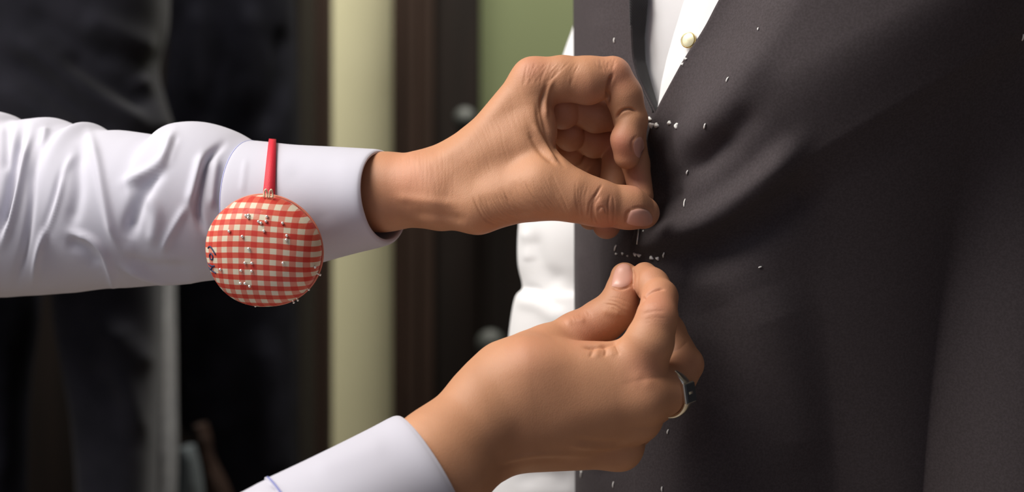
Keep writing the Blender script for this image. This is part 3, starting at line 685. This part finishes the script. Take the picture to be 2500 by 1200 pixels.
# lower hand (tailor's right), back of the hand to the camera
SH = -.012
palm = [((820, 1300, .815), (1072, 1124, .848), 19, 19.5, 1), ((810, 1275, .815), (1054, 1100, .850), 16, 17.0, 8), ((845, 1312, .815), (1096, 1158, .848), 14, 17.5, 8),
        ((1072, 1124, .848), (1150, 1062, .857), 19.5, 19, 8), ((1054, 1100, .850), (1200, 968, .866), 17, 16.5, 10), ((1100, 1165, .85), (1180, 1110, .866), 18, 15.5, 8),
        ((1190, 970, .866), (1300, 915, .866), 17, 16, 10), ((1290, 910, .867), (1556, 903, .868), 16, 11.8, 10), ((1190, 1025, .862), (1575, 968, .864), 16, 10.8, 10), ((1190, 1070, .868), (1556, 1022, .872), 15, 10.2, 10), ((1190, 1095, .876), (1512, 1090, .884), 12.5, 10.6, 8),
        ((1230, 905, .874), (1330, 860, .882), 14, 11.5, 10), ((1380, 890, .871), (1495, 888, .868), 9.5, 8.6, 7),
        ((1320, 1000, .885), (1450, 1030, .895), 14, 12, 10), ((1290, 955, .866), (1500, 932, .868), 15, 11, 10), ((1290, 1045, .868), (1490, 1000, .870), 14, 10.6, 10)]
fing = [
    ([((1300, 868, .882), 12), ((1340, 852, .885), 11.7), ((1408, 818, .891), 11.2), ((1470, 782, .893), 10.4), ((1508, 753, .891), 9.8)], 5, 4, .6),
    ([((1506, 754, .891), 9.7), ((1519, 715, .893), 8.0), ((1525, 675, .897), 7.2)], 0, 4, 3.5),
    ([((1556, 902, .868), 12.0), ((1585, 835, .862), 11.3), ((1604, 776, .863), 9.6)], 8, 4, .6), ([((1604, 776, .863), 9.6), ((1611, 724, .874), 9.0)], 0, 3, 3.0), ([((1612, 726, .875), 8.6), ((1592, 695, .883), 8.0), ((1574, 671, .893), 6.5)], 0, 3, 1.0),
    ([((1575, 968, .864), 11), ((1634, 953, .872), 10.2), ((1674, 889, .886), 9.0)], 8, 4, .5), ([((1673, 888, .886), 8.8), ((1632, 808, .898), 8.0), ((1600, 745, .905), 6.8)], 0, 3, 1.5),
    ([((1556, 1020, .873), 10.2), ((1600, 985, .893), 9.0), ((1640, 925, .905), 8)], 8, 4, .5), ([((1512, 1090, .885), 10.0), ((1555, 1045, .903), 8), ((1590, 990, .912), 7)], 8, 4, .5),
]
palm = [((*a[0][:2], a[0][2]+SH), (*a[1][:2], a[1][2]+SH), *a[2:]) for a in palm]
fing = [([((*c[0][:2], c[0][2]+SH), c[1]) for c in f_[0]], *f_[1:]) for f_ in fing]
lo, hi = bounds([q[0] for q in palm]+[c[0] for f in fing for c in f[0]], 24)
lo[2] = mm((1000, 1330, .84))[2]; lo[0] = mm((860, 1100, .83))[0]
v2, q2 = build_body(palm, fing, lo, hi, .52)
n2 = normals_of(v2, q2)
st = [([(1425, 846), (1450, 848), (1485, 842), (1515, 828)], 4.5, -1.4), ([(1560, 660), (1556, 690), (1560, 730)], 3, -.5), ([(1570, 732), (1585, 716), (1605, 707), (1622, 706)], 2.8, -1.0), ([(1563, 742), (1572, 728)], 4, -1.0), ([(1566, 768), (1590, 760), (1625, 758)], 4, -.2),
      ([(1474, 842), (1479, 856), (1476, 870)], 3.2, -.5), ([(1500, 838), (1507, 852), (1512, 866)], 3.2, -.45), ([(1450, 846), (1446, 860), (1440, 872)], 3.6, -.35), ([(1462, 848), (1458, 864)], 8, .4), ([(1490, 846), (1494, 862)], 8, .4),
      ([(1478, 732), (1505, 737), (1532, 752)], 2.2, -.3), ([(1474, 741), (1505, 747), (1530, 768)], 2.2, -.38), ([(1485, 724), (1515, 729), (1536, 740)], 2.2, -.2), ([(1495, 750), (1516, 766)], 2.2, -.28), ([(1480, 760), (1505, 764)], 10, .5),
      ([(1400, 1072), (1480, 1080), (1550, 1082)], 8, -.6), ([(1390, 1088), (1480, 1092), (1560, 1074)], 6, .7), ([(1230, 1130), (1290, 1112), (1380, 1108), (1450, 1112)], 7, .8), ([(1220, 1140), (1300, 1124), (1400, 1122)], 7, -.8),
      ([(1560, 925), (1578, 932)], 20, .8),
      ([(1640, 860), (1660, 850), (1680, 830)], 4, -.3), ([(1380, 790), (1400, 780), (1430, 782)], 9, .5)]
st += hatch([(1580, 745), (1600, 738), (1630, 740)], [(1570, 790), (1600, 785), (1640, 785)], 10, 1.9, -.09, 2, .3)
st += hatch([(1390, 772), (1398, 790)], [(1440, 755), (1452, 775)], 8, 2.0, -.14, 2, .2)
st += [([(1492, 700), (1515, 706), (1540, 698)], 3, -.6), ([(1542, 698), (1548, 675), (1540, 650)], 3, -.5), ([(1490, 700), (1500, 660), (1512, 643)], 2.5, -.3)]
v2 = sculpt(v2, n2, st)
h2 = link('hand', npmesh('hand', v2, q2), SKIN); local(h2, person1); h2['label'] = 'lower hand, back of the hand toward the viewer'
flush_attr(h2.data, v2, [(1610, 740, 50, .55), (1570, 900, 50, .35), (1420, 790, 60, .4), (1525, 700, 40, .4), (1690, 890, 35, .25), (1300, 850, 80, .25), (1585, 670, 30, .3)])
BV_2 = BVHTree.FromPolygons([tuple(p) for p in v2], [tuple(map(int, f)) for f in q2])

def nail(bv, outline, hand, lift=.0005, name='nail', m=NAIL, thick=.0006):
    """shell hugging the fingertip under the traced nail outline"""
    pl = crom(outline+[outline[0]], 40)[:-1]; c = pl.mean(0); rings = 9; v = []; ok = True
    p0, n0 = hit(bv, *c)
    for i in range(rings+1):
        f = i/rings
        for p in pl:
            q = c+(p-c)*f; a, b = hit(bv, *q)
            if a is None or abs(a[1]-p0[1]) > .010: a, b = v[-1], n0
            v.append(np.array(a)+np.array(b)*(lift*(1-.9*f**6)) if not (a is v[-1] if v else False) else np.array(a))
    k = len(pl); f = [(i*k+j, i*k+(j+1) % k, (i+1)*k+(j+1) % k, (i+1)*k+j) for i in range(rings) for j in range(k)]
    o = pyobj(name, v, f, m); o.parent = hand; o.matrix_parent_inverse = Matrix.Identity(4)
    return o
nail(BV_1, [(1540, 514), (1560, 509), (1582, 514), (1592, 530), (1590, 546), (1566, 552), (1532, 545), (1533, 530)], h1)
nail(BV_1, [(1548, 346), (1556, 336), (1566, 335), (1572, 348), (1572, 374), (1563, 386), (1551, 377), (1546, 360)], h1, .0001)
nail(BV_2, [(1493, 698), (1498, 670), (1508, 650), (1524, 643), (1538, 650), (1544, 668), (1540, 690), (1520, 700)], h2)
# ------------------------------------------------------------------ ring on the lower hand
cR = P(1633, 958, .872+SH)
rg = empty('ring', tuple(cR), 'silver ring with a dark flat top on the lower hand', 'ring')
ax_ = np.array([.64, .75, .15]); ax_ /= np.linalg.norm(ax_)
e1 = np.array([0, -1., 0]); e1 = e1-ax_*np.dot(e1, ax_); e1 = e1/np.linalg.norm(e1)+np.array([0, 0, -.12]); e1 = e1-ax_*np.dot(e1, ax_); e1 /= np.linalg.norm(e1); e2 = np.cross(ax_, e1)
RR = .0116; path = [cR+RR*(math.cos(t)*e1+math.sin(t)*e2)*(1+.06*max(0, math.cos(t))**6) for t in np.linspace(0, 2*math.pi, 49)]
v = []; ns_ = 48; w2_ = .0017; hgt = .0010
for k in range(ns_):
    t = 2*math.pi*k/ns_; rad = (math.cos(t)*e1+math.sin(t)*e2); wide = w2_*(1+.9*max(0, math.cos(t))**2); R0 = RR*(1+.05*max(0, math.cos(t))**4)
    for (aa, rr) in ((-wide, -hgt), (wide, -hgt), (wide, hgt*.4), (wide*.5, hgt), (-wide*.5, hgt), (-wide, hgt*.4)):
        v.append(cR+rad*(R0+rr)+ax_*aa)
f = [(k*6+j, ((k+1) % ns_)*6+j, ((k+1) % ns_)*6+(j+1) % 6, k*6+(j+1) % 6) for k in range(ns_) for j in range(6)]
local(pyobj('band', v, f, SILVER), rg)
# bezel and dark top
bm = bmesh.new(); box(bm, (-.0040, -.0052, -.0010), (.0044, .0052, .0006), .0004)
M4 = Matrix([[*[float(q) for q in (ax_[i], e2[i], e1[i])], 0] for i in range(3)]+[[0, 0, 0, 1]]); bm.transform(Matrix.Translation(Vector(cR+e1*RR*1.02)) @ M4); bz = local(bmobj('bezel', bm, SILVER), rg)
bm = bmesh.new(); box(bm, (-.0034, -.0046, .0003), (.0042, .0046, .0013), .0004); bm.transform(Matrix.Translation(Vector(cR+e1*RR*1.02)) @ M4); local(bmobj('stone', bm, DKMETAL), rg)

#SECTION SLEEVES
# ------------------------------------------------------------------ lavender sleeves and cuffs
def dl(px): return .917+(935-px)*.000066
def sec(tx, ty, bx, by, hd, tilt=.33, dd=0): return (tx, ty, bx, by, dl((tx+bx)/2)+dd, hd, -tilt)
sfolds = [([(60, 305), (40, 370), (22, 480), (0, 580)], 12, -5), ([(71, 333), (58, 396), (46, 458), (25, 533), (0, 604)], 9, 3.5), ([(96, 375), (79, 425), (75, 500), (62, 604), (40, 690)], 9, -2.5), ([(183, 375), (158, 417), (142, 479), (121, 542), (96, 604), (79, 688)], 8, 3.0), ([(165, 395), (146, 445), (128, 510), (104, 590)], 9, -2.5),
          ([(204, 345), (192, 400), (190, 470), (170, 560)], 16, -2.5), ([(217, 322), (237, 396), (254, 479), (272, 560), (287, 600)], 10, 2.6), ([(402, 408), (367, 437), (335, 500), (310, 583)], 17, -4.5), ([(425, 318), (402, 387), (354, 425), (300, 446)], 13, 3.5), ([(167, 567), (217, 580), (250, 612), (271, 667), (279, 712)], 8, 3.0), ([(160, 590), (210, 610), (240, 650)], 16, -2.2),
          ([(287, 646), (354, 675), (417, 687), (505, 680)], 9, 2.4), ([(300, 625), (370, 650), (470, 655)], 14, -2.0), ([(545, 352), (510, 387), (492, 450), (483, 517), (498, 565)], 9, -4.5), ([(495, 375), (475, 450), (462, 500)], 11, 3.2), ([(458, 500), (430, 545), (408, 583), (396, 617)], 9, 1.8), ([(530, 385), (520, 450), (515, 510)], 12, 2), ([(430, 330), (420, 360), (405, 400)], 8, -2),
          ([(350, 470), (380, 520), (370, 600)], 16, 1.8), ([(20, 300), (12, 420)], 10, -2.5), ([(110, 310), (105, 360)], 10, 2), ([(556, 402), (580, 408)], 4, -1), ([(552, 425), (578, 428)], 4, -1.3), ([(550, 445), (576, 447)], 4, -1.3), ([(552, 470), (576, 466)], 4, -1.2)]
v_, q_ = tube_from_sections([sec(-1700, 60, -1600, 900, .075), sec(-1200, 170, -1100, 850, .07), sec(-700, 230, -640, 800, .062), sec(-400, 250, -380, 770, .058), sec(-180, 262, -170, 745, .055), sec(-40, 268, -30, 728, .052), sec(10, 276, 20, 725, .05), sec(42, 294, 60, 722, .049), sec(80, 290, 100, 720, .049), sec(130, 287, 150, 716, .049), sec(172, 303, 180, 714, .048), sec(192, 308, 210, 710, .048), sec(215, 298, 240, 706, .048), sec(250, 317, 275, 703, .048), sec(300, 318, 310, 702, .047), sec(360, 326, 360, 698, .046), sec(405, 332, 400, 694, .045), sec(424, 306, 425, 692, .045), sec(450, 298, 450, 690, .046), sec(490, 297, 480, 687, .047), sec(530, 305, 515, 684, .045), sec(570, 320, 560, 680, .042), sec(602, 338, 600, 672, .037), sec(616, 346, 618, 664, .035)],
        260, 160, sfolds)
slv = cloth('sleeve', v_, q_, LAV, person1, -.0009, 'crumpled upper sleeve')
cs = [sec(614, 345, 622, 680, .0375), sec(620, 343, 626, 682, .0385), sec(645, 345, 645, 676, .0385), sec(720, 353, 740, 652, .036), sec(820, 358, 850, 622, .034), sec(890, 362, 915, 606, .0335), sec(920, 364, 938, 599, .0333), sec(929, 367, 945, 594, .0325), sec(931, 372, 947, 588, .0315), sec(925, 375, 941, 584, .0308), sec(890, 374, 910, 592, .0305), sec(820, 372, 850, 604, .031)]
v_, q_ = tube_from_sections(cs, 150, 128, [([(600, 390), (590, 470)], 6, .6), ([(700, 400), (760, 470), (800, 560)], 30, -.8), ([(840, 380), (850, 470), (880, 560)], 30, .6)])
cf = cloth('cuff', v_, q_, LAV, person1, -.0006)
# lower sleeve
def secl(tx, ty, bx, by, d, hd, tilt=.30): return (tx, ty, bx, by, d+SH, hd, tilt)
cs = [secl(655, 1168, 800, 1420, .806, .036), secl(668, 1163, 815, 1418, .808, .036), secl(780, 1110, 920, 1372, .822, .0355), secl(900, 1050, 1040, 1312, .840, .0345), secl(955, 1021, 1098, 1281, .8475, .034), secl(972, 1015, 1112, 1270, .850, .0335), secl(980, 1017, 1117, 1262, .8505, .0325), secl(974, 1024, 1110, 1258, .850, .0318), secl(930, 1050, 1070, 1280, .844, .032), secl(860, 1090, 1000, 1310, .834, .032)]
v_, q_ = tube_from_sections(cs, 150, 128, [([(760, 1150), (860, 1110), (950, 1080)], 25, .5)])
cf2 = cloth('cuff', v_, q_, LAV, person1, -.0006)
v_, q_ = tube_from_sections([secl(-900, 1700, -760, 2420, .63, .07), secl(-200, 1500, -120, 2060, .70, .062), secl(100, 1420, 190, 1900, .735, .058), secl(350, 1318, 480, 1720, .766, .05), secl(520, 1240, 660, 1560, .787, .044), secl(600, 1200, 745, 1480, .797, .040), secl(640, 1178, 785, 1438, .803, .036), secl(668, 1166, 810, 1418, .807, .0345)], 120, 110,
        [([(660, 1185), (690, 1195), (715, 1215)], 5, -1.0), ([(400, 1330), (520, 1300), (620, 1260)], 14, 3), ([(560, 1250), (640, 1230)], 10, -2)])
cloth('sleeve', v_, q_, LAV, person1, -.0009, 'lower sleeve')
SEAM = mat('blue_stitching', (.20, .22, .48), .8)
SEAML = mat('pale_blue_stitching', (.42, .44, .72), .8); sp = []
for t in np.linspace(-.4, 1.9, 30):
    q_s = sec(616, 344, 623, 681, .0380); a = P(q_s[0], q_s[1], q_s[4]); b = P(q_s[2], q_s[3], q_s[4]); c_ = (a+b)/2; nr = np.array([q_s[6], -1, 0]); nr /= np.linalg.norm(nr)
    sp.append(c_+(a-b)/2*math.cos(t)*1.003+nr*.0382*math.sin(t))
v, f = tube_mesh(sp, .00035, 6); local(pyobj('cuff_seam', v, f, SEAML), person1)
# blue seam line where the lower cuff meets its sleeve
sp = []
for t in np.linspace(-.15, 2.2, 26):
    a = P(657, 1167, .806+SH); b = P(803, 1420, .806+SH); c_ = (a+b)/2; nr = np.array([.30, -1, 0]); nr /= np.linalg.norm(nr)
    sp.append(c_+(a-b)/2*math.cos(t)*1.006+nr*.0364*math.sin(t))
v, f = tube_mesh(sp, .0005, 6); local(pyobj('cuff_seam', v, f, SEAM), person1)

#SECTION CUSHION
# ------------------------------------------------------------------ gingham wrist pincushion
CD = .876; cc = P(645, 612, CD)
nrm = np.array([-.22, -1, -.16]); X_, Y_, Z_ = frame_of(nrm)
pc = empty('pincushion', tuple(cc), 'round red gingham pincushion strapped to the upper cuff', 'pincushion')
RX, RY, RT = .0296, .0278, .0190
nu_, nv_ = 96, 48; v = []; uv = []
ri = math.radians(4); 
for j in range(nv_+1):
    ph = -math.pi/2+math.pi*j/nv_
    cr = abs(math.cos(ph))**.78; sr = math.copysign(abs(math.sin(ph))**.92, math.sin(ph))
    for k in range(nu_):
        th = 2*math.pi*k/nu_; rimp = 1-.018*math.exp(-((ph+.15)/.06)**2)
        wob = 1+.008*math.sin(3*th+1)+.006*math.sin(5*th)
        p = X_*RX*cr*math.cos(th)*rimp*wob+Y_*RY*cr*math.sin(th)*rimp*wob+Z_*RT*sr*(1 if sr > 0 else .75)
        v.append(cc+p)
        rho = (math.pi/2-ph)/(math.pi/2)*.0335 if ph > -.15 else (.0335*1.1-(ph+.15)*.03)     # cloth distance from the middle
        rad_ = cr*(1+.08*cr*cr) if ph > 0 else 1.08+(-ph)*.62; uv.append((RX*rad_*math.cos(th), RY*rad_*math.sin(th)*1.16))
f = [(j*nu_+k, j*nu_+(k+1) % nu_, (j+1)*nu_+(k+1) % nu_, (j+1)*nu_+k) for j in range(nv_) for k in range(nu_)]
cu = pyobj('cushion', v, f, GING); me = cu.data
bm = bmesh.new(); bm.from_mesh(me); bmesh.ops.recalc_face_normals(bm, faces=bm.faces); bm.to_mesh(me); bm.free()
ul = me.uv_layers.new(name='cloth'); per = .0064
for lp in me.loops:
    a, b = uv[lp.vertex_index]; a, b = a*math.cos(.05)-b*math.sin(.05), a*math.sin(.05)+b*math.cos(.05); b = b+3.6*a*a
    ul.data[lp.index].uv = (a*2*math.pi/per, b*2*math.pi/per+.8)
local(cu, pc)
BV_C = BVHTree.FromPolygons([tuple(q) for q in v], f)
# piping seam round the edge
sp = []
for k in range(97):
    th = 2*math.pi*k/96; sp.append(cc+(X_*RX*math.cos(th)+Y_*RY*math.sin(th))*1.0-Z_*RT*.12)
vv, ff = tube_mesh(sp, .0006, 6, False); local(pyobj('piping', vv, ff, mat('pink_piping', (.60, .19, .12), .7)), pc)
# pins
def zc(x, y): return 480+x/3.75, 460+y/3.75
heads = [(457, 250), (483, 247), (482, 268), (568, 305), (592, 317), (634, 300), (644, 256), (614, 393), (302, 393), (421, 440), (785, 322), (823, 430), (820, 468), (483, 550), (443, 683), (515, 685), (408, 742), (508, 757), (409, 860), (445, 865), (490, 888), (795, 680), (224, 740), (1078, 712)]
def pin(p, n, r=.00085, shaft=.0018):
    e = bpy.data.objects.new('pin', None)
    bm = bmesh.new(); bmesh.ops.create_uvsphere(bm, u_segments=10, v_segments=8, radius=r); bm.transform(Matrix.Translation(Vector(p+n*shaft)))
    vv, ff = tube_mesh([p-n*.004, p+n*shaft], .0003, 6); vs = [bm.verts.new(Vector(q)) for q in vv]
    for q in ff: bm.faces.new([vs[i] for i in q])
    return local(bmobj('pin', bm, STEEL, smooth=True), pc)
for x, y in heads:
    p, n = hit(BV_C, *zc(x, y))
    if p is None: continue
    if n[1] > 0: n = -n
    n = n+rng.normal(0, .25, 3); n /= np.linalg.norm(n); pin(p, n, .00075, .0006)
for th, lb in ((-2.25, .0022), (-2.12, .0024), (-1.95, .002), (-1.78, .002), (-1.1, .003), (-1.02, .003), (-.75, .002), (-.42, .0035), (-2.4, .002)):
    p = cc+X_*RX*.98*math.cos(th)+Y_*RY*.98*math.sin(th); n = X_*math.cos(th)+Y_*math.sin(th)+Z_*random.uniform(-.2, .3); n /= np.linalg.norm(n); pin(p, n, .0006, lb*.6)
# handwriting in navy ink at the left edge
for pts in ([(106, 545), (118, 530), (136, 540), (156, 572), (176, 606)], [(128, 592), (120, 615), (130, 645), (146, 648), (150, 622), (138, 600), (128, 592)], [(114, 690), (138, 708), (166, 708)], [(150, 712), (134, 735), (128, 742)], [(118, 720), (140, 748), (178, 774)]):
    pp = []
    for q in crom(pts, 14):
        p, n = hit(BV_C, *zc(*q))
        if p is None: continue
        if n[1] > 0: n = -n
        pp.append(p+n*.00005)
    if len(pp) > 3:
        vv, ff = tube_mesh(pp, .00042, 6); local(pyobj('ink_stroke', vv, ff, INK), pc)
# red ribbon strap round the cuff
V = []; nn = 72; wid = .0034
a0 = P(665, 346, dl(655)); b0 = P(645, 678, dl(655)); c_ = (a0+b0)/2; nr = np.array([.136, -1, 0]); nr /= np.linalg.norm(nr); axd = np.cross((a0-b0)/np.linalg.norm(a0-b0), nr); axd /= np.linalg.norm(axd)
for k in range(nn):
    t = 2*math.pi*k/nn; rad = (a0-b0)/2*math.cos(t)*1.018+nr*.0418*math.sin(t)
    wk = wid*(1-.45*max(0, math.cos(t)))
    for (aa, rr) in ((-wk, 0), (-wk, .0008), (wk, .0008), (wk, 0)):
        V.append(c_+rad*(1+rr/.035)+axd*aa)
f = [(k*4+j, ((k+1) % nn)*4+j, ((k+1) % nn)*4+(j+1) % 4, k*4+(j+1) % 4) for k in range(nn) for j in range(4)]
local(pyobj('strap', V, f, RED), pc)
for (x, y) in ((630, 60), (680, 62)):      # cream thread loops that sew the strap on
    x2, y2 = zc(x, y); pts = [P(x2-4, y2+6, CD-.0165+.006), P(x2-3, y2-8, CD-.012+.002), P(x2+1, y2-14, CD-.011), P(x2+4, y2-6, CD-.012+.002), P(x2+4, y2+6, CD-.0165+.006)]
    vv, ff = tube_mesh(crom(pts, 14), .00045, 6); local(pyobj('sewing_loop', vv, ff, mat('cream_thread', (.75, .60, .42), .8)), pc)
